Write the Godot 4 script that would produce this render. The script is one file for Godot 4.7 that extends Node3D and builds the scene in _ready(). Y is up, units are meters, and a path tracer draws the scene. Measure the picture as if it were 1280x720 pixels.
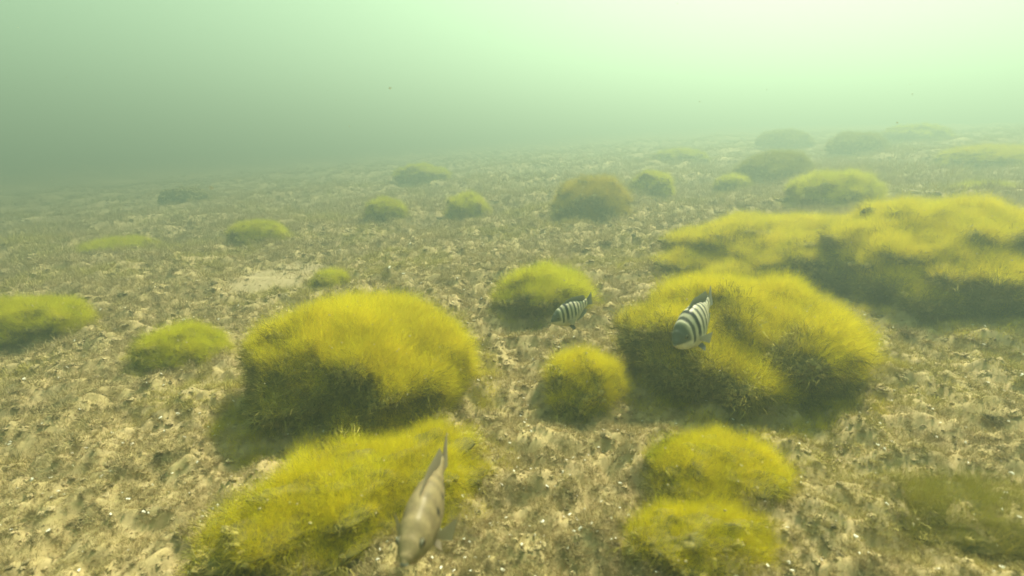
extends Node3D
# A shallow, murky stretch of seabed: silty turf, rocks overgrown with yellow-green filament algae, three fish.

var rng := RandomNumberGenerator.new()
var n_big := FastNoiseLite.new()
var n_lump := FastNoiseLite.new()
var n_mid := FastNoiseLite.new()
var n_fine := FastNoiseLite.new()
var n_rock := FastNoiseLite.new()
var n_patch := FastNoiseLite.new()
var tufts: Array = []
var turfs: Array = []
var crumbs: Array = []
var fluffs: Array = []
var used := {}
var mat_algae: StandardMaterial3D
var mat_turf: StandardMaterial3D
var mat_crumb: StandardMaterial3D
var mat_rock: StandardMaterial3D
var mat_flake: StandardMaterial3D

func _ready() -> void:
	rng.seed = 4711
	# --- camera
	var cam := Camera3D.new()
	cam.name = "camera"
	cam.fov = 56.0
	cam.near = 0.02
	cam.far = 300.0
	cam.position = Vector3(0, 0.5, 0)
	cam.rotation_degrees = Vector3(-16.5, 0, 0)
	cam.current = true
	var lens := CameraAttributesPhysical.new()
	lens.frustum_focal_length = 22.57
	lens.frustum_focus_distance = 2.2
	lens.exposure_aperture = 8.0
	cam.attributes = lens
	add_child(cam)
	# --- light seen from under the surface, and the murky water
	var sky_mat := ProceduralSkyMaterial.new()
	sky_mat.sky_top_color = Color(0.72, 0.86, 0.74)
	sky_mat.sky_horizon_color = Color(0.60, 0.74, 0.60)
	sky_mat.sky_curve = 0.2
	sky_mat.ground_horizon_color = Color(0.55, 0.70, 0.55)
	sky_mat.ground_bottom_color = Color(0.30, 0.36, 0.24)
	sky_mat.sun_angle_max = 30.0
	sky_mat.sun_curve = 0.15
	var sky := Sky.new()
	sky.sky_material = sky_mat
	var env := Environment.new()
	env.background_mode = Environment.BG_SKY
	env.sky = sky
	env.background_energy_multiplier = 0.38
	env.tonemap_mode = Environment.TONE_MAPPER_LINEAR
	env.tonemap_exposure = 3.0
	env.volumetric_fog_enabled = true
	env.volumetric_fog_density = 0.235
	env.volumetric_fog_albedo = Color(0.845, 1.0, 0.915)
	env.volumetric_fog_anisotropy = 0.64
	env.sdfgi_enabled = true
	env.ssao_enabled = true
	env.ssil_enabled = true
	var we := WorldEnvironment.new()
	we.name = "world_environment"
	we.environment = env
	add_child(we)
	var sun := DirectionalLight3D.new()
	sun.name = "sun"
	sun.light_energy = 1.6
	sun.light_color = Color(1.0, 0.955, 0.84)
	sun.light_angular_distance = 2.5
	sun.shadow_enabled = true
	add_child(sun)
	var el := deg_to_rad(56.0)
	var az := deg_to_rad(30.0)
	var to_sun := Vector3(sin(az) * cos(el), sin(el), -cos(az) * cos(el))
	sun.look_at_from_position(to_sun * 10.0, Vector3.ZERO, Vector3.UP)

	set_noises()
	set_materials()
	build_seabed()
	for i in 3:
		tufts.append(make_tuft(56, 0.40, 0.0062, 4, 100 + i, 1.3, 0.32))
		turfs.append(make_tuft(34, 0.9, 0.034, 2, 200 + i, 2.0))
	for i in 2:
		fluffs.append(make_fluff(90, 0.04, 400 + i))
	for i in 4:
		crumbs.append(make_crumb(300 + i))
	build_mounds()
	build_litter()
	build_specks()
	build_fish()

# ------------------------------------------------------------------ helpers

func set_noises() -> void:
	var k := 0
	for s in [[n_big, 0.9, 3], [n_lump, 7.0, 3], [n_mid, 26.0, 2], [n_fine, 75.0, 2], [n_rock, 5.0, 2], [n_patch, 3.0, 3]]:
		var n: FastNoiseLite = s[0]
		n.seed = 11 + k
		k += 1
		n.noise_type = FastNoiseLite.TYPE_SIMPLEX_SMOOTH
		n.frequency = s[1]
		n.fractal_type = FastNoiseLite.FRACTAL_FBM
		n.fractal_octaves = s[2]

func lin(r: float, g: float, b: float) -> Color:
	return Color(r, g, b).linear_to_srgb()

func cloth(called: String, rough: float, through: Color) -> StandardMaterial3D:
	var m := StandardMaterial3D.new()
	m.resource_name = called
	m.vertex_color_use_as_albedo = true
	m.albedo_color = Color.WHITE
	m.roughness = rough
	m.metallic_specular = 0.25
	m.cull_mode = BaseMaterial3D.CULL_DISABLED
	if through.v > 0.0:
		m.backlight_enabled = true
		m.backlight = through
	return m

func set_materials() -> void:
	mat_algae = cloth("filament algae", 0.75, Color(0.95, 0.95, 0.6))
	mat_turf = cloth("algal turf", 0.9, Color(0.4, 0.4, 0.3))
	mat_crumb = cloth("silt crumb", 0.95, Color.BLACK)
	mat_rock = cloth("overgrown rock", 0.95, Color.BLACK)
	mat_flake = cloth("shell flake", 0.35, Color.BLACK)

func numbered(called: String) -> String:
	used[called] = used.get(called, -1) + 1
	return called if used[called] == 0 else "%s_%03d" % [called, used[called]]

func tag(o: Node, label: String, category: String, group := "", kind := "") -> void:
	if label: o.set_meta("label", label)
	if category: o.set_meta("category", category)
	if group: o.set_meta("group", group)
	if kind: o.set_meta("kind", kind)

func base_y(x: float) -> float:
	return 0.64 * tanh(x / 8.0)

func sand_patch(x: float, z: float) -> float:
	var d := Vector2((x + 0.94) / 0.19, (z + 2.12) / 0.30).length() + 0.35 * n_lump.get_noise_2d(x, z)
	return 1.0 - smoothstep(0.75, 1.05, d)

func ground_y(x: float, z: float) -> float:
	var d := sqrt(x * x + z * z)
	var y := base_y(x) + 0.030 * n_big.get_noise_2d(x, z) * clampf(d - 0.4, 0.0, 3.0)
	var p := sand_patch(x, z)
	var l := n_lump.get_noise_2d(x, z)
	y += 0.040 * l * (1.0 - 0.7 * p)
	if d < 9.0:
		var m := n_mid.get_noise_2d(x, z)
		y += (0.008 * (0.3 - absf(m)) + 0.008 * m) * (1.0 - 0.8 * p)
		if d < 4.0:
			y += 0.0042 * n_fine.get_noise_2d(x, z) * (1.0 - 0.4 * p)
	return y

func silt_color(x: float, z: float) -> Color:
	var a := n_patch.get_noise_2d(x, z)
	var b := n_mid.get_noise_2d(x + 31.0, z)
	var c := n_fine.get_noise_2d(x, z + 17.0)
	var col := Color(0.40, 0.315, 0.16).lerp(Color(0.34, 0.275, 0.125), clampf(0.5 + 1.3 * a, 0.0, 1.0))
	col = col.lerp(Color(0.23, 0.19, 0.11), clampf(0.1 + 0.8 * b, 0.0, 0.4))
	col = col.lerp(Color(0.45, 0.36, 0.20), clampf(0.9 * c, 0.0, 0.35))
	return col.lerp(Color(0.31, 0.25, 0.145), 0.8 * sand_patch(x, z))

func mesh_of(v: PackedVector3Array, nrm: PackedVector3Array, c: PackedColorArray, idx: PackedInt32Array, m: Material) -> ArrayMesh:
	var a := []
	a.resize(Mesh.ARRAY_MAX)
	a[Mesh.ARRAY_VERTEX] = v
	if nrm.size(): a[Mesh.ARRAY_NORMAL] = nrm
	if c.size(): a[Mesh.ARRAY_COLOR] = c
	a[Mesh.ARRAY_INDEX] = idx
	var me := ArrayMesh.new()
	me.add_surface_from_arrays(Mesh.PRIMITIVE_TRIANGLES, a)
	me.surface_set_material(0, m)
	return me

func grid_mesh(v: PackedVector3Array, c: PackedColorArray, nu: int, nv: int, wrap: bool, m: Material) -> ArrayMesh:
	# rows of nu points, nv rows; smooth normals from the neighbours
	var nrm := PackedVector3Array()
	nrm.resize(v.size())
	for j in nv:
		for i in nu:
			var i0 := (i - 1 + nu) % nu if wrap else maxi(i - 1, 0)
			var i1 := (i + 1) % nu if wrap else mini(i + 1, nu - 1)
			var du := v[j * nu + i1] - v[j * nu + i0]
			var dv := v[mini(j + 1, nv - 1) * nu + i] - v[maxi(j - 1, 0) * nu + i]
			var n := du.cross(dv)
			nrm[j * nu + i] = n.normalized() if n.length_squared() > 1e-16 else Vector3.UP
	var idx := PackedInt32Array()
	var cols := nu if wrap else nu - 1
	for j in nv - 1:
		for i in cols:
			var a := j * nu + i
			var b := j * nu + (i + 1) % nu
			idx.append_array([a, a + nu, b, b, a + nu, b + nu])
	return mesh_of(v, nrm, c, idx, m)

func add_mesh(called: String, me: Mesh, parent: Node) -> MeshInstance3D:
	var o := MeshInstance3D.new()
	o.name = called
	o.mesh = me
	parent.add_child(o, true)
	return o

func scatter(called: String, me: Mesh, places: Array, colors: PackedColorArray, parent: Node) -> MultiMeshInstance3D:
	var mm := MultiMesh.new()
	mm.transform_format = MultiMesh.TRANSFORM_3D
	mm.use_colors = true
	mm.mesh = me
	mm.instance_count = places.size()
	for i in places.size():
		mm.set_instance_transform(i, places[i])
		mm.set_instance_color(i, colors[i])
	var o := MultiMeshInstance3D.new()
	o.name = called
	o.multimesh = mm
	o.set_meta("kind", "stuff")
	parent.add_child(o, true)
	return o

func basis_up(up: Vector3, turn: float, s: Vector3) -> Basis:
	var q := Quaternion(Vector3.UP, up.normalized()) if up.normalized().y > -0.999 else Quaternion(Vector3.RIGHT, PI)
	return Basis(q) * Basis(Vector3.UP, turn) * Basis.from_scale(s)

# ------------------------------------------------------------------ seabed

func spaced(reach_fine: float, step: float, reach: float, grow: float) -> PackedFloat32Array:
	var out := PackedFloat32Array([0.0])
	var x := 0.0
	var s := step
	while x < reach:
		if x > reach_fine: s *= grow
		x += s
		out.append(x)
	return out

func build_seabed() -> void:
	var side := spaced(1.15, 0.0075, 40.0, 1.035)
	var xs := PackedFloat32Array()
	for i in range(side.size() - 1, 0, -1): xs.append(-side[i])
	xs.append_array(side)
	var fwd := spaced(1.3, 0.0075, 45.0, 1.022)
	var zs := PackedFloat32Array()
	for i in range(fwd.size() - 1, -1, -1): zs.append(-0.3 - fwd[i])
	var back := spaced(0.25, 0.02, 6.0, 1.15)
	for i in range(1, back.size()): zs.append(-0.3 + back[i])
	var v := PackedVector3Array()
	var c := PackedColorArray()
	for z in zs:
		for x in xs:
			v.append(Vector3(x, ground_y(x, z), z))
			c.append(silt_color(x, z))
	var o := add_mesh("seabed", grid_mesh(v, c, xs.size(), zs.size(), false, mat_crumb), self)
	print("seabed verts ", v.size(), " ", o.mesh.get_faces().size() / 3)
	tag(o, "lumpy tan silt seabed with brown algal turf", "", "", "structure")

# ------------------------------------------------------------------ building blocks of growth

func make_tuft(count: int, spread: float, width: float, segs: int, sd: int, curl: float, wave := 0.18) -> ArrayMesh:
	var r := RandomNumberGenerator.new()
	r.seed = sd
	var v := PackedVector3Array()
	var idx := PackedInt32Array()
	var nrm := PackedVector3Array()
	var c := PackedColorArray()
	for k in count:
		var a := r.randf() * TAU
		var d := spread * sqrt(r.randf())
		var p := Vector3(cos(a) * d, -0.08, sin(a) * d)
		var dir := Vector3(cos(a) * d * 0.8 + r.randfn(0, 0.22), 1.0, sin(a) * d * 0.8 + r.randfn(0, 0.22)).normalized()
		var bend := Vector3(r.randfn(0, 1), r.randfn(0, 0.4), r.randfn(0, 1)) * curl
		var L := r.randf_range(0.45, 1.15)
		var side := dir.cross(Vector3(r.randfn(0, 1), r.randfn(0, 1), r.randfn(0, 1))).normalized()
		var tone := r.randf_range(0.8, 1.2)
		var first := v.size()
		for s in segs + 1:
			var w := width * 0.5 * (1.0 - 0.7 * float(s) / segs)
			v.append(p - side * w)
			v.append(p + side * w)
			var n := side.cross(dir).normalized()
			nrm.append(n); nrm.append(n)
			c.append(Color(tone, tone, tone)); c.append(Color(tone, tone, tone))
			p += dir * (L / segs)
			dir = (dir + bend / segs * 0.6 + Vector3(r.randfn(0, 1), r.randfn(0, 1), r.randfn(0, 1)) * wave).normalized()
			side = (side - dir * side.dot(dir)).normalized()
		for s in segs:
			var q := first + s * 2
			idx.append_array([q, q + 2, q + 1, q + 1, q + 2, q + 3])
	return mesh_of(v, nrm, c, idx, null)

func make_fluff(count: int, width: float, sd: int) -> ArrayMesh:
	# a loose cushion of short curled threads that radiate from the ground
	var r := RandomNumberGenerator.new()
	r.seed = sd
	var v := PackedVector3Array()
	var nrm := PackedVector3Array()
	var c := PackedColorArray()
	var idx := PackedInt32Array()
	for k in count:
		var dir := Vector3(r.randfn(0, 1), absf(r.randfn(0, 0.8)) + 0.05, r.randfn(0, 1)).normalized()
		var p := dir * r.randf_range(0.05, 0.22) + Vector3(r.randfn(0, 0.1), -0.06, r.randfn(0, 0.1))
		var L := r.randf_range(0.15, 0.36)
		var side := dir.cross(Vector3(r.randfn(0, 1), r.randfn(0, 1), r.randfn(0, 1))).normalized()
		var tone := r.randf_range(0.75, 1.25)
		var first := v.size()
		for s in 3:
			var w := width * 0.5 * (1.0 - 0.3 * s)
			v.append(p - side * w)
			v.append(p + side * w)
			var n := side.cross(dir).normalized()
			nrm.append(n); nrm.append(n)
			c.append(Color(tone, tone, tone)); c.append(Color(tone, tone, tone))
			p += dir * (L / 2.0)
			dir = (dir + Vector3(r.randfn(0, 0.5), r.randfn(0, 0.4), r.randfn(0, 0.5))).normalized()
			side = (side - dir * side.dot(dir)).normalized()
		for s in 2:
			var q := first + s * 2
			idx.append_array([q, q + 2, q + 1, q + 1, q + 2, q + 3])
	return mesh_of(v, nrm, c, idx, null)

func make_crumb(sd: int) -> ArrayMesh:
	var n := FastNoiseLite.new()
	n.seed = sd
	n.frequency = 1.1
	var v := PackedVector3Array()
	var c := PackedColorArray()
	n.fractal_type = FastNoiseLite.FRACTAL_FBM
	n.fractal_octaves = 3
	n.fractal_gain = 0.6
	for j in 10:
		var ph := lerpf(-PI / 2, PI / 2, j / 9.0)
		for i in 14:
			var th := TAU * i / 14.0
			var d := Vector3(cos(th) * cos(ph), sin(ph), sin(th) * cos(ph))
			var q := n.get_noise_3dv(d * 1.3)
			var r := 0.5 * (1.0 + 1.1 * q)
			v.append(d * r * Vector3(1.0, 0.75, 1.0))
			var t := 1.0 + 0.5 * n.get_noise_3dv(d * 3.0 + Vector3(9, 9, 9))
			c.append(Color(t, t, t))
	return grid_mesh(v, c, 14, 10, true, null)

# ------------------------------------------------------------------ overgrown rocks

func rock_point(th: float, ph: float, a: float, b: float, h: float, sd: float, rough: float, at: Vector3) -> Vector3:
	var d := Vector3(cos(th) * cos(ph), sin(ph), sin(th) * cos(ph))
	var r := 1.0 + rough * (0.55 * n_rock.get_noise_3dv(d * 0.30 + Vector3(sd, 0, 0)) + 0.13 * n_rock.get_noise_3dv(d * 0.7 + Vector3(0, sd, 0)))
	var low := 0.30 * h
	var p := Vector3(d.x * a * r, low + d.y * (h - low) * r, d.z * b * r)
	return p * (1.0 + 0.06 * n_lump.get_noise_3dv((p + at) * 2.0)) + d * 0.004 * n_mid.get_noise_3dv(p + at)

func mound(called: String, at: Vector2, a: float, b: float, h: float, turn: float, hair: float, cover: float, density: float, tint: Color, label: String, opts := {}) -> Node3D:
	var o := Node3D.new()
	o.name = numbered(called)
	add_child(o)
	var y0 := base_y(at.x) + 0.030 * n_big.get_noise_2d(at.x, at.y) * clampf(at.length() - 0.4, 0.0, 3.0)
	o.position = Vector3(at.x, y0 - (0.028 if h < 0.04 else 0.012 if h < 0.06 else 0.0), at.y)
	o.rotation.y = turn
	tag(o, label, "algae rock", "rocks overgrown with algae on the seabed")
	var sd := at.x * 7.3 + at.y * 3.1
	var rough: float = opts.get("rough", 0.55)
	var far: float = opts.get("lod", 1.0)
	# rock
	var nu := int(clampf(220.0 / far, 48, 220))
	var nv := int(clampf(90.0 / far, 24, 90))
	var v := PackedVector3Array()
	var c := PackedColorArray()
	for j in nv:
		var ph := lerpf(-0.75, PI / 2, float(j) / (nv - 1))
		for i in nu:
			var th := TAU * i / nu
			var p := rock_point(th, ph, a, b, h, sd, rough, o.position)
			var w := p + o.position
			v.append(p)
			var t := n_mid.get_noise_3dv(w * 0.8)
			var g := n_fine.get_noise_3dv(w)
			var col := Color(0.085, 0.080, 0.026).lerp(Color(0.17, 0.145, 0.045), clampf(0.5 + 1.4 * t, 0, 1))
			c.append(col.lerp(Color(0.30, 0.26, 0.11), clampf(1.1 * g - 0.15, 0, 0.7)))
	add_mesh("rock", grid_mesh(v, c, nu, nv, true, mat_rock), o)
	# growth on it
	var area := PI * (a * b + (a + b) * h)
	var n_hair := int(area * 10000.0 * density)
	var hair_at := [[], [], []]
	var hair_col := [PackedColorArray(), PackedColorArray(), PackedColorArray()]
	var crumb_at := []
	var crumb_col := PackedColorArray()
	var turf_at := []
	var turf_col := PackedColorArray()
	var lean: Vector3 = Basis(Vector3.UP, -turn) * Vector3(0.22, 0, 0.10)
	for k in n_hair:
		var th := rng.randf() * TAU
		var ph := asin(lerpf(-0.45, 1.0, rng.randf()))
		var p := rock_point(th, ph, a, b, h, sd, rough, o.position)
		var e := 0.02
		var n := (rock_point(th + e, ph, a, b, h, sd, rough, o.position) - p).cross(p - rock_point(th, ph - e, a, b, h, sd, rough, o.position))
		n = n.normalized() if n.length_squared() > 1e-14 else Vector3.UP
		if n.dot(p - Vector3(0, 0.3 * h, 0)) < 0: n = -n
		if p.y < -0.01: continue
		var w := o.position + Basis(Vector3.UP, turn) * p
		var patch := n_lump.get_noise_3dv(w * 0.9)
		var wn := Basis(Vector3.UP, turn) * n
		# the hair grows where light reaches: on top and on the sides turned to the sun
		var grows := wn.y * 0.9 + wn.x * 0.7 - wn.z * 0.3 + patch * 0.4 + p.y / h * 0.35
		if grows > 1.0 - cover:
			var up := n * 0.6 + Vector3(0, 0.55, 0) + lean + Vector3(rng.randfn(0, 0.3), rng.randfn(0, 0.15), rng.randfn(0, 0.3))
			var L := hair * rng.randf_range(0.6, 1.15) * (0.95 + 0.25 * patch)
			var m := k % 3
			hair_at[m].append(Transform3D(basis_up(up, rng.randf() * TAU, Vector3(L * 0.8, L, L * 0.8)), p))
			var tone := rng.randf_range(0.85, 1.15) * (1.0 + 0.2 * patch)
			if k % 29 == 0:
				var bs := rng.randf_range(0.0015, 0.004) * maxf(1.0, far)
				crumb_at.append(Transform3D(basis_up(n, rng.randf() * TAU, Vector3(bs, bs * 0.6, bs)), p + up.normalized() * L * rng.randf_range(0.3, 0.7)))
				crumb_col.append(Color(0.50, 0.43, 0.26))
			if rng.randf() < 0.1: tone *= 0.6
			hair_col[m].append(Color(tint.r * tone * rng.randf_range(0.92, 1.08), tint.g * tone, tint.b * tone * rng.randf_range(0.7, 1.3)))
		elif k % 3 == 0:
			var cs := rng.randf_range(0.005, 0.014) * maxf(1.0, far * 0.8)
			crumb_at.append(Transform3D(basis_up(n, rng.randf() * TAU, Vector3(cs, cs * 0.8, cs)), p))
			crumb_col.append(Color(0.48, 0.40, 0.14).lerp(Color(0.16, 0.135, 0.045), pow(rng.randf(), 0.7)))
		elif k % 2 == 0:
			var s := hair * rng.randf_range(0.25, 0.5)
			turf_at.append(Transform3D(basis_up(n + Vector3(0, 0.3, 0), rng.randf() * TAU, Vector3(s * 1.5, s, s * 1.5)), p))
			var t2 := rng.randf_range(0.7, 1.3)
			turf_col.append(Color(0.22 * t2, 0.19 * t2, 0.04 * t2) if rng.randf() < 0.8 else Color(0.45, 0.38, 0.11))
	# stray tufts thinning out over the silt round the foot of the rock
	for k in int(n_hair * 0.20):
		var th := rng.randf() * TAU
		var q := 0.92 + 0.55 * pow(rng.randf(), 1.6)
		var p := Vector3(cos(th) * a * q, 0, sin(th) * b * q)
		var w := o.position + Basis(Vector3.UP, turn) * p
		if n_lump.get_noise_2d(w.x * 1.3, w.z * 1.3) < -0.05: continue
		p.y = ground_y(w.x, w.z) - o.position.y
		var L := hair * rng.randf_range(0.3, 0.7)
		var m := k % 3
		hair_at[m].append(Transform3D(basis_up(Vector3(rng.randfn(0, 0.3), 1, rng.randfn(0, 0.3)) + lean, rng.randf() * TAU, Vector3(L, L, L)), p))
		var tone := rng.randf_range(0.7, 1.0)
		hair_col[m].append(Color(tint.r * tone, tint.g * tone, tint.b * tone * 1.6))
	for m in 3:
		if hair_at[m].size():
			scatter("filament_algae", tufts[m], hair_at[m], hair_col[m], o).material_override = mat_algae
	if crumb_at.size():
		scatter("silt_crumbs", crumbs[2], crumb_at, crumb_col, o).material_override = mat_crumb
	if turf_at.size():
		scatter("brown_turf", turfs[0], turf_at, turf_col, o).material_override = mat_turf
	return o

func build_mounds() -> void:
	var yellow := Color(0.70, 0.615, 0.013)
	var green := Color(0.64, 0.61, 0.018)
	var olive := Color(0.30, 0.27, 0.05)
	var r := "algae_rock"
	mound(r, Vector2(-0.312, -1.014), 0.200, 0.175, 0.172, 0.0, 0.055, 0.50, 2.4, yellow, "large domed rock capped with yellow-green algae, dark shaded front, left of centre", {"rough": 0.4})
	mound(r, Vector2(-0.205, -0.640), 0.168, 0.090, 0.065, 0.60, 0.042, 0.80, 2.0, yellow, "low spreading mat of yellow-green algae in the foreground under the pale fish", {"rough": 0.8})
	mound(r, Vector2(0.090, -1.465), 0.120, 0.100, 0.090, 0.0, 0.048, 0.75, 1.8, green, "low algae hump directly behind the smaller striped fish")
	mound(r, Vector2(0.135, -0.917), 0.062, 0.058, 0.085, 0.0, 0.038, 0.95, 2.4, yellow, "small round yellow algae tuft between the two largest front rocks")
	mound(r, Vector2(0.445, -1.000), 0.195, 0.180, 0.145, 0.0, 0.050, 0.50, 2.4, yellow, "wide algae rock with craggy dark front under the larger striped fish")
	mound(r, Vector2(0.920, -1.74), 0.390, 0.29, 0.150, 0.0, 0.046, 0.85, 1.8, yellow, "long bright-topped algae ridge behind the larger striped fish")
	mound(r, Vector2(1.20, -1.40), 0.320, 0.300, 0.180, -0.3, 0.048, 1.1, 1.8, yellow, "broad algae boulder cut off by the right edge of the picture")
	mound(r, Vector2(1.612, -2.734), 0.19, 0.15, 0.125, 0.0, 0.055, 0.96, 1.12, green, "pale algae dome just above the long bright ridge", {"lod": 2.0})
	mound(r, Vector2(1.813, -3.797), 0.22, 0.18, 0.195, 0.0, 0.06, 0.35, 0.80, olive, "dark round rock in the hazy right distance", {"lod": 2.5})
	mound(r, Vector2(0.899, -3.534), 0.12, 0.10, 0.13, 0.0, 0.05, 0.54, 0.96, green, "small olive hump right of the amber algae dome", {"lod": 2.5})
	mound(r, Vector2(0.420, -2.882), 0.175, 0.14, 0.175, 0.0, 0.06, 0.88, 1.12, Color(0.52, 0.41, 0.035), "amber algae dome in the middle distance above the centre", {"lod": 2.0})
	mound(r, Vector2(-0.282, -3.401), 0.11, 0.09, 0.15, 0.0, 0.06, 0.80, 0.96, green, "small algae hump left of the amber dome", {"lod": 2.5})
	mound(r, Vector2(-0.796, -3.400), 0.11, 0.09, 0.11, 0.0, 0.055, 0.64, 0.96, green, "low green hump in haze, second left of the amber dome", {"lod": 2.5})
	mound(r, Vector2(-1.407, -2.957), 0.14, 0.11, 0.11, 0.0, 0.05, 0.86, 1.12, green, "low olive algae hump beyond the pale sand patch", {"lod": 2.0})
	mound(r, Vector2(-3.3, -5.5), 0.22, 0.18, 0.15, 0.0, 0.05, -0.96, 0.64, green, "bare dark rock fading into the murk at far left", {"lod": 3.0})
	mound(r, Vector2(-0.659, -1.892), 0.060, 0.05, 0.05, 0.0, 0.035, 0.96, 1.92, green, "tiny algae tuft beside the pale sand patch", {"lod": 1.5})
	mound(r, Vector2(-0.843, -1.272), 0.10, 0.075, 0.065, 0.2, 0.042, 1.0, 2.0, green, "low soft algae cushion left of the large domed rock")
	mound(r, Vector2(-1.46, -1.56), 0.15, 0.10, 0.085, 0.0, 0.045, 0.64, 1.92, green, "low algae bank cut off by the left edge", {"lod": 1.5})
	mound(r, Vector2(0.288, -0.656), 0.085, 0.065, 0.055, 0.0, 0.036, 1.1, 2.2, yellow, "flat algae cushion in the foreground below the wide craggy rock")
	mound(r, Vector2(0.225, -0.535), 0.078, 0.05, 0.045, 0.0, 0.034, 1.1, 2.2, yellow, "flat algae mat at the bottom edge, right of centre")
	mound(r, Vector2(0.57, -0.56), 0.10, 0.062, 0.038, 0.0, 0.036, 1.0, 1.6, olive, "dull olive algae mat in the bottom right corner")
	mound(r, Vector2(3.494, -3.992), 0.35, 0.24, 0.12, 0.0, 0.06, 0.78, 0.64, yellow, "bright algae ridge at the right edge above the broad boulder", {"lod": 2.5})
	mound(r, Vector2(2.386, -2.752), 0.14, 0.10, 0.06, 0.0, 0.05, 0.64, 1.12, green, "low algae hump right of the pale dome", {"lod": 2.0})
	mound(r, Vector2(1.454, -3.627), 0.10, 0.08, 0.08, 0.0, 0.05, 0.78, 0.96, green, "little olive hump leaning against the dark round rock", {"lod": 2.5})
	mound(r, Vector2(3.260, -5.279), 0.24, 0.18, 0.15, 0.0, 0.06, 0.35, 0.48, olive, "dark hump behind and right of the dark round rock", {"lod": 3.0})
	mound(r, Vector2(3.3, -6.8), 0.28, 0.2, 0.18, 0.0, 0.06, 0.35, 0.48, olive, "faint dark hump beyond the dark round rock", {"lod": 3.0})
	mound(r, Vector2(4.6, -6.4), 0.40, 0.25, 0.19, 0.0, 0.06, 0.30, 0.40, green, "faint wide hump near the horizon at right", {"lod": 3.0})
	mound(r, Vector2(-2.292, -3.103), 0.2, 0.14, 0.07, 0.0, 0.05, 0.78, 0.96, green, "faint low algae bank at left above the cushion", {"lod": 2.5})
	mound(r, Vector2(1.765, -5.818), 0.25, 0.17, 0.12, 0.0, 0.06, 0.46, 0.48, green, "faint hump above the small olive hump, near the glow", {"lod": 3.0})
	mound(r, Vector2(-0.95, -5.8), 0.27, 0.19, 0.14, 0.0, 0.06, 0.78, 0.48, green, "faint green hump near the horizon left of centre", {"lod": 3.0})

# ------------------------------------------------------------------ litter of the seabed

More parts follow.
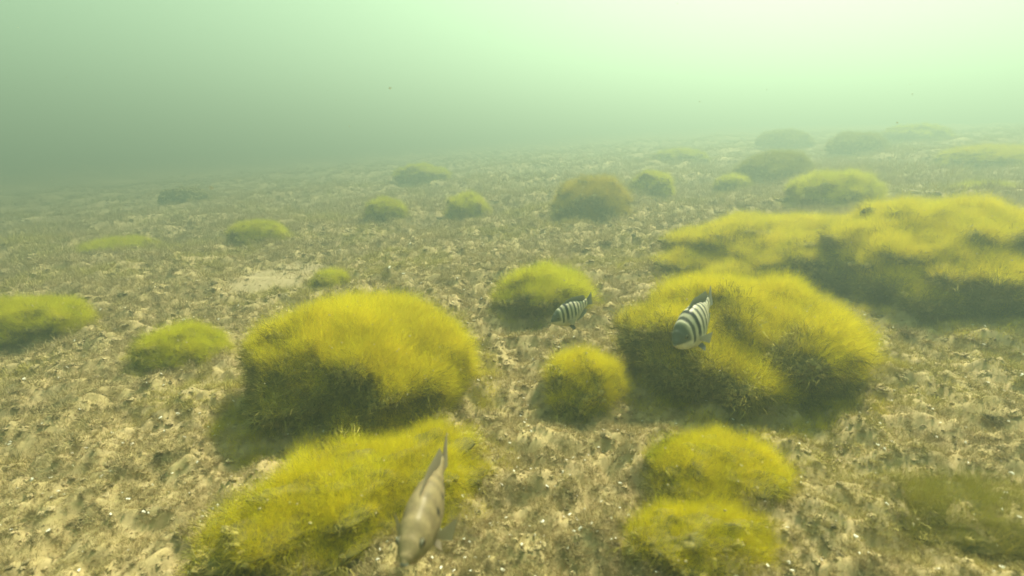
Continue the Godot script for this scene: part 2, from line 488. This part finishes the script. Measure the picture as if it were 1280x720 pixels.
func build_litter() -> void:
	var at := [[], [], [], []]
	var col := [PackedColorArray(), PackedColorArray(), PackedColorArray(), PackedColorArray()]
	var t_at := [[], [], []]
	var t_col := [PackedColorArray(), PackedColorArray(), PackedColorArray()]
	var fl_at := [[], []]
	var fl_col := [PackedColorArray(), PackedColorArray()]
	var f_at := []
	var f_col := PackedColorArray()
	for k in 240000:
		var d := 0.32 * exp(rng.randf() * 3.6)
		var a := rng.randf_range(-1.3, 1.3)
		var x := sin(a) * d
		var z := -cos(a) * d
		var bare := sand_patch(x, z)
		if rng.randf() < bare * 0.85: continue
		var y := ground_y(x, z)
		var s := (0.003 + 0.010 * pow(rng.randf(), 2.5)) * clampf(d, 0.7, 3.0)
		var p := Vector3(x, y + s * 0.1, z)
		var film := clampf((n_patch.get_noise_2d(x * 0.5 + 40.0, z * 0.5) - 0.12) * 1.5, 0.0, 0.4)
		var clump := n_lump.get_noise_2d(x * 1.7, z * 1.7)
		if k % 7 < 1:
			var m := k % 4
			var up := Vector3(rng.randfn(0, 0.3), 1, rng.randfn(0, 0.3))
			at[m].append(Transform3D(basis_up(up, rng.randf() * TAU, Vector3(s, s * 0.7, s * 1.15)), p - Vector3(0, s * 0.12, 0)))
			var c := silt_color(x + 3.0, z).lerp(Color(0.42, 0.34, 0.19), rng.randf() * 0.6)
			if rng.randf() < 0.1: c = Color(0.17, 0.14, 0.07)
			col[m].append(c)
		elif k % 3 == 0:
			var m := (k / 3) % 2
			var fz := (0.007 + 0.012 * pow(rng.randf(), 2.0)) * clampf(d, 0.75, 3.5) * clampf(1.0 + 1.4 * n_mid.get_noise_2d(x, z), 0.4, 1.6)
			fl_at[m].append(Transform3D(basis_up(Vector3(rng.randfn(0, 0.3), 1, rng.randfn(0, 0.3)), rng.randf() * TAU, Vector3(fz, fz * 0.75, fz)), p))
			var ft := rng.randf_range(0.75, 1.2)
			var fc := Color(0.43, 0.34, 0.175).lerp(Color(0.37, 0.30, 0.13), rng.randf()).lerp(Color(0.40, 0.36, 0.04), film) * ft
			fl_col[m].append(fc if rng.randf() < 0.9 else Color(0.20, 0.165, 0.08))
		elif clump > -0.45:
			var m := k % 3
			var L := rng.randf_range(0.005, 0.011) * clampf(d, 0.8, 4.5) * clampf(1.0 + 1.2 * n_mid.get_noise_2d(x, z), 0.5, 1.5)
			t_at[m].append(Transform3D(basis_up(Vector3(rng.randfn(0, 0.35), 1, rng.randfn(0, 0.35)), rng.randf() * TAU, Vector3(L * 1.2, L, L * 1.2)), p))
			var t := rng.randf_range(0.7, 1.25)
			t_col[m].append((Color(0.42, 0.335, 0.165) if rng.randf() < 0.75 else Color(0.36, 0.295, 0.12)).lerp(Color(0.42, 0.38, 0.03), film) * t)
		if k % 60 == 0:
			var fs := rng.randf_range(0.0015, 0.004) * clampf(d, 0.8, 2.0)
			f_at.append(Transform3D(basis_up(Vector3(rng.randfn(0, 0.5), 1, rng.randfn(0, 0.5)), rng.randf() * TAU, Vector3(fs, fs * 0.4, fs * 1.5)), p + Vector3(0, 0.004, 0)))
			f_col.append(Color(0.85, 0.83, 0.72))
	var o := Node3D.new()
	o.name = "silt_crumbs"
	add_child(o)
	tag(o, "loose tan and brown crumbs of silt strewn over the seabed", "silt", "", "stuff")
	for m in 4: scatter("crumbs", crumbs[m], at[m], col[m], o).material_override = mat_crumb
	var t := Node3D.new()
	t.name = "algal_turf"
	add_child(t)
	tag(t, "short brown fuzzy algal turf covering the seabed", "turf", "", "stuff")
	for m in 2: scatter("turf_clumps", fluffs[m], fl_at[m], fl_col[m], t).material_override = mat_turf
	for m in 3: scatter("turf", turfs[m], t_at[m], t_col[m], t).material_override = mat_turf
	var f := scatter("shell_flakes", crumbs[1], f_at, f_col, self)
	f.material_override = mat_flake
	tag(f, "tiny white shell flakes glinting on the silt", "shell flakes", "", "stuff")

func build_specks() -> void:
	var at := []
	var col := PackedColorArray()
	for k in 900:
		var p := Vector3(rng.randf_range(-2.2, 2.4), 0, rng.randf_range(-3.2, -0.25))
		p.y = ground_y(p.x, p.z) + 0.03 + 0.9 * pow(rng.randf(), 1.6)
		if p.distance_to(Vector3(0, 0.5, 0)) < 0.3: continue
		var s := rng.randf_range(0.0006, 0.0016)
		at.append(Transform3D(basis_up(Vector3(rng.randfn(0, 1), 0.6, rng.randfn(0, 1)), rng.randf() * TAU, Vector3(s, s * 0.5, s * 1.3)), p))
		col.append(Color(0.62, 0.60, 0.42))
	var o := scatter("drifting_specks", crumbs[0], at, col, self)
	o.material_override = mat_crumb
	tag(o, "fine pale specks of silt drifting in the water", "specks", "", "stuff")

# ------------------------------------------------------------------ fish

func lerp_keys(keys: Array, s: float) -> float:
	for i in range(1, keys.size()):
		if s <= keys[i][0]:
			var t: float = (s - keys[i - 1][0]) / (keys[i][0] - keys[i - 1][0])
			t = t * t * (3.0 - 2.0 * t) * 0.5 + t * 0.5
			return lerpf(keys[i - 1][1], keys[i][1], t)
	return keys[-1][1]

const TOP := [[0.0, 0.004], [0.03, 0.035], [0.10, 0.09], [0.20, 0.145], [0.35, 0.185], [0.50, 0.185], [0.65, 0.15], [0.78, 0.098], [0.88, 0.066], [1.0, 0.062]]
const BOTTOM := [[0.0, 0.012], [0.03, 0.045], [0.10, 0.085], [0.20, 0.125], [0.35, 0.170], [0.50, 0.175], [0.65, 0.140], [0.78, 0.090], [0.88, 0.060], [1.0, 0.058]]
const WIDE := [[0.0, 0.010], [0.03, 0.032], [0.10, 0.062], [0.20, 0.088], [0.35, 0.100], [0.50, 0.092], [0.65, 0.068], [0.80, 0.038], [0.90, 0.022], [1.0, 0.014]]

var bend := 0.0
var fat := 1.0
var deep := 1.0

func spine(s: float) -> Vector3:
	# the body's middle line, snout at -z, bent sideways towards the tail
	var t := maxf(s - 0.25, 0.0)
	return Vector3(bend * t * t, 0.0, s - 0.45)

func side_dir(s: float) -> Vector3:
	var d := (spine(s + 0.01) - spine(s - 0.01)).normalized()
	return Vector3(d.z, 0, -d.x)

func skin(s: float, u: float) -> Vector3:
	# u = 0 belly, 0.25 right side, 0.5 back, 0.75 left side
	var a := TAU * u
	var up := -cos(a)
	var out := sin(a)
	var hgt := (lerp_keys(TOP, s) if up > 0 else lerp_keys(BOTTOM, s)) * deep
	var w := lerp_keys(WIDE, s) * fat
	var flat := signf(out) * pow(absf(out), 0.9)
	return spine(s) + Vector3(0, up * hgt, 0) + side_dir(s) * flat * w

func striped_color(s: float, yn: float, n: float) -> Color:
	# yn: -1 belly .. 1 back
	var pale := Color(0.42, 0.40, 0.29)
	var dark := Color(0.028, 0.034, 0.036)
	var q := s + 0.035 * (1.0 - yn) * 0.5 + 0.012 * n
	var bar := 0.0
	for k in 8:
		var m := 0.245 + k * 0.098
		var w: float = [0.024, 0.030, 0.023, 0.027, 0.021, 0.024, 0.019, 0.02][k]
		bar = maxf(bar, [0.9, 1.0, 0.85, 0.95, 0.8, 0.9, 0.75, 0.8][k] * (1.0 - smoothstep(w * 0.5, w * 1.45, absf(q - m))))
	bar *= smoothstep(-0.5, 0.1, yn + 0.25 * n)
	var c := pale
	c = c.lerp(dark, bar)
	# dusky forehead, and the bar that runs through the eye to the cheek
	var head := (1.0 - smoothstep(0.15, 0.20, s)) * smoothstep(-0.25, 0.1, yn)
	c = c.lerp(Color(0.055, 0.068, 0.062), head * 0.9)
	var cheek := (1.0 - smoothstep(0.20, 0.25, s)) * smoothstep(0.05, -0.25, yn) * smoothstep(0.03, 0.08, s)
	c = c.lerp(Color(0.46, 0.45, 0.38), cheek)
	var gill := (1.0 - smoothstep(0.012, 0.024, absf(s - 0.225 + 0.05 * yn * yn))) * smoothstep(0.35, 0.1, absf(yn + 0.15))
	c = c.lerp(dark, gill)
	return c * (1.0 + 0.25 * n)

func pale_color(s: float, yn: float, n: float) -> Color:
	var c := Color(0.195, 0.155, 0.08)
	var bar := 0.0
	for k in 6:
		bar = maxf(bar, 1.0 - smoothstep(0.012, 0.04, absf(s - 0.26 - k * 0.12)))
	c = c.lerp(Color(0.14, 0.11, 0.065), bar * 0.4 * smoothstep(-0.5, 0.3, yn))
	for k in 4:
		var d := Vector2((s - 0.36 - k * 0.155) / 0.026, (yn - 0.42) / 0.16).length()
		c = c.lerp(Color(0.03, 0.03, 0.025), 1.0 - smoothstep(0.7, 1.1, d))
	return c * (1.0 + 0.55 * n)

func fin(points_base: Array, points_edge: Array, thick: Vector3, c0: Color, c1: Color, rays: int) -> ArrayMesh:
	# a thin sheet between a base line and an edge line, with raised rays; two faces and a rim
	var nu := rays * 2 + 1
	var nv := 5
	var v := PackedVector3Array()
	var c := PackedColorArray()
	for sidek in [1.0, -1.0]:
		for jj in nv:
			var j: int = jj if sidek > 0 else nv - 1 - jj
			var t := float(j) / (nv - 1)
			for i in nu:
				var u := float(i) / (nu - 1)
				var pb := along(points_base, u)
				var pe := along(points_edge, u)
				var dent := 1.0 if i % 2 == 0 else 0.93
				var p := pb.lerp(pe, t * dent)
				var k := (1.0 if i % 2 == 0 else 0.45) * (1.0 - 0.8 * t)
				v.append(p + thick * sidek * k)
				c.append(c0.lerp(c1, t) * (0.75 if i % 2 == 0 else 1.1))
	return grid_mesh(v, c, nu, nv * 2, false, null)

func along(p: Array, u: float) -> Vector3:
	var f := u * (p.size() - 1)
	var i := mini(int(f), p.size() - 2)
	return (p[i] as Vector3).lerp(p[i + 1], f - i)

func ball(r: float, squash: Vector3, c: Color) -> ArrayMesh:
	var v := PackedVector3Array()
	var cc := PackedColorArray()
	for j in 9:
		var ph := lerpf(-PI / 2, PI / 2, j / 8.0)
		for i in 14:
			var th := TAU * i / 14.0
			v.append(Vector3(cos(th) * cos(ph), sin(ph), sin(th) * cos(ph)) * squash * r)
			cc.append(c)
	return grid_mesh(v, cc, 14, 9, true, null)

func make_fish(called: String, at: Vector3, heading: Vector3, roll: float, L: float, bent: float, wide: float, striped: bool, label: String, group: String) -> void:
	bend = bent
	fat = wide
	deep = 1.42 if striped else 1.0
	var o := Node3D.new()
	o.name = numbered(called)
	add_child(o)
	tag(o, label, "fish", group)
	o.look_at_from_position(at, at + heading, Vector3.UP)
	o.rotate_object_local(Vector3.FORWARD, roll)
	o.scale = Vector3.ONE * L
	var hide := cloth("fish skin", 0.42, Color.BLACK)
	var film := cloth("fin membrane", 0.5, Color(0.8, 0.8, 0.75))
	var n := FastNoiseLite.new()
	n.seed = 77
	n.frequency = 9.0
	var v := PackedVector3Array()
	var c := PackedColorArray()
	var nu := 64
	var nv := 140
	for j in nv:
		var s := pow(float(j) / (nv - 1), 1.15)
		for i in nu:
			var u := float(i) / nu
			var p := skin(s, u)
			v.append(p)
			var yn := -cos(TAU * u)
			var nn := n.get_noise_3dv(p * 1.2) * 0.7 + n.get_noise_3dv(p * 6.0) * 0.5
			c.append(striped_color(s, yn, nn) if striped else pale_color(s, yn, nn))
	var body := add_mesh("body", grid_mesh(v, c, nu, nv, true, hide), o)
	var f0 := Color(0.16, 0.17, 0.16) if striped else Color(0.26, 0.22, 0.15)
	var f1 := Color(0.36, 0.37, 0.34) if striped else Color(0.36, 0.32, 0.23)
	# dorsal fin
	var b1 := []
	var e1 := []
	for k in 9:
		var s := lerpf(0.30, 0.86, k / 8.0)
		b1.append(skin(s, 0.5) - Vector3(0, 0.012, 0))
		var hh: float = [0.02, 0.055, 0.07, 0.075, 0.08, 0.085, 0.10, 0.11, 0.04][k]
		e1.append(skin(s, 0.5) + Vector3(0, hh, 0.045 + (0.05 if k > 5 else 0.0)))
	add_fin("dorsal_fin", fin(b1, e1, Vector3(0.004, 0, 0), f0, f1, 16), o, film)
	# anal fin
	var b2 := []
	var e2 := []
	for k in 6:
		var s := lerpf(0.58, 0.86, k / 5.0)
		b2.append(skin(s, 0.0) + Vector3(0, 0.012, 0))
		e2.append(skin(s, 0.0) + Vector3(0, -[0.02, 0.05, 0.07, 0.08, 0.085, 0.03][k], 0.05 + 0.012 * k))
	add_fin("anal_fin", fin(b2, e2, Vector3(0.004, 0, 0), f0, f1, 9), o, film)
	# tail fin
	var b3 := []
	var e3 := []
	var root := spine(0.985)
	var back := (spine(1.02) - spine(0.98)).normalized()
	for k in 9:
		var t := lerpf(-1.0, 1.0, k / 8.0)
		b3.append(root + Vector3(0, t * 0.058, 0))
		e3.append(root + back * (0.235 + 0.035 * absf(t) - 0.03 * t * t) + Vector3(0, t * 0.15, 0))
	add_fin("tail_fin", fin(b3, e3, Vector3(0.005, 0, 0), f0, f1, 14), o, film)
	for sg in [-1.0, 1.0]:
		# pectoral and pelvic fins, spread a little
		var u: float = 0.5 - 0.28 * sg
		var p0 := skin(0.30, u)
		var p1 := p0 + Vector3(0, -0.05, 0.012)
		var sd := side_dir(0.3) * signf((p0 - spine(0.3)).dot(side_dir(0.3)))
		var pe := []
		for k in 5:
			var t := k / 4.0
			pe.append(p0.lerp(p1, t) + sd * (0.10 - 0.03 * t) + Vector3(0, 0.015 - 0.09 * t, 0.15 - 0.06 * t))
		add_fin("pectoral_fin", fin([p0 - sd * 0.006, p1 - sd * 0.006], pe, Vector3(0, 0.002, 0) + sd * 0.002, f1, f1 * 1.15, 8), o, film)
		var v0 := skin(0.36, 0.06 if sg > 0 else 0.94)
		var v1 := v0 + Vector3(0, 0.0, 0.05)
		var sv := side_dir(0.36) * signf((v0 - spine(0.36)).dot(side_dir(0.36)))
		var ve := [v0 + Vector3(0, -0.12, 0.09) + sv * 0.05, v1 + Vector3(0, -0.10, 0.10) + sv * 0.03, v1 + Vector3(0, -0.02, 0.07) + sv * 0.01]
		add_fin("pelvic_fin", fin([v0 + Vector3(0, 0.008, 0), v1 + Vector3(0, 0.008, 0)], ve, sv * 0.003, f0 * 0.7, f0, 6), o, film)
		# eye
		var ue: float = 0.5 - 0.185 * sg
		var pc := skin(0.125, ue)
		var es := side_dir(0.12) * signf((pc - spine(0.125)).dot(side_dir(0.125)))
		var glossy := cloth("eye", 0.12, Color.BLACK)
		var eye := add_mesh("eye", ball(0.030, Vector3(0.55, 1, 1), Color(0.14, 0.13, 0.09)), o)
		eye.position = pc - es * 0.004
		eye.material_override = glossy
		var pupil := add_mesh("pupil", ball(0.019, Vector3(0.5, 1, 1), Color(0.008, 0.008, 0.008)), eye)
		pupil.position = es * 0.0095
		pupil.material_override = glossy
	# mouth line: two lips
	var lip := add_mesh("lips", ball(0.024, Vector3(1.0, 0.55, 0.7), Color(0.20, 0.20, 0.17)), o)
	lip.position = spine(0.012) + Vector3(0, -0.012, 0)
	lip.material_override = hide
	body.material_override = hide

func add_fin(called: String, me: Mesh, o: Node3D, m: Material) -> void:
	add_mesh(called, me, o).material_override = m

func build_fish() -> void:
	make_fish("striped_fish", Vector3(0.283, 0.205, -0.7895), Vector3(-0.70, -0.28, 0.66), 0.06, 0.128, 0.2, 1.5, true, "larger black and white barred fish hovering over the wide craggy algae rock", "black and white barred fish")
	make_fish("striped_fish", Vector3(0.117, 0.137, -1.04), Vector3(-0.86, -0.20, 0.46), -0.05, 0.100, 0.3, 1.35, true, "smaller black and white barred fish in front of the low algae hump", "black and white barred fish")
	make_fish("spotted_fish", Vector3(-0.067, 0.212, -0.356), Vector3(-0.12, 0.05, 0.95), 0.0, 0.124, 0.06, 1.15, false, "pale tan spotted fish swimming towards the viewer over the foreground mat", "")
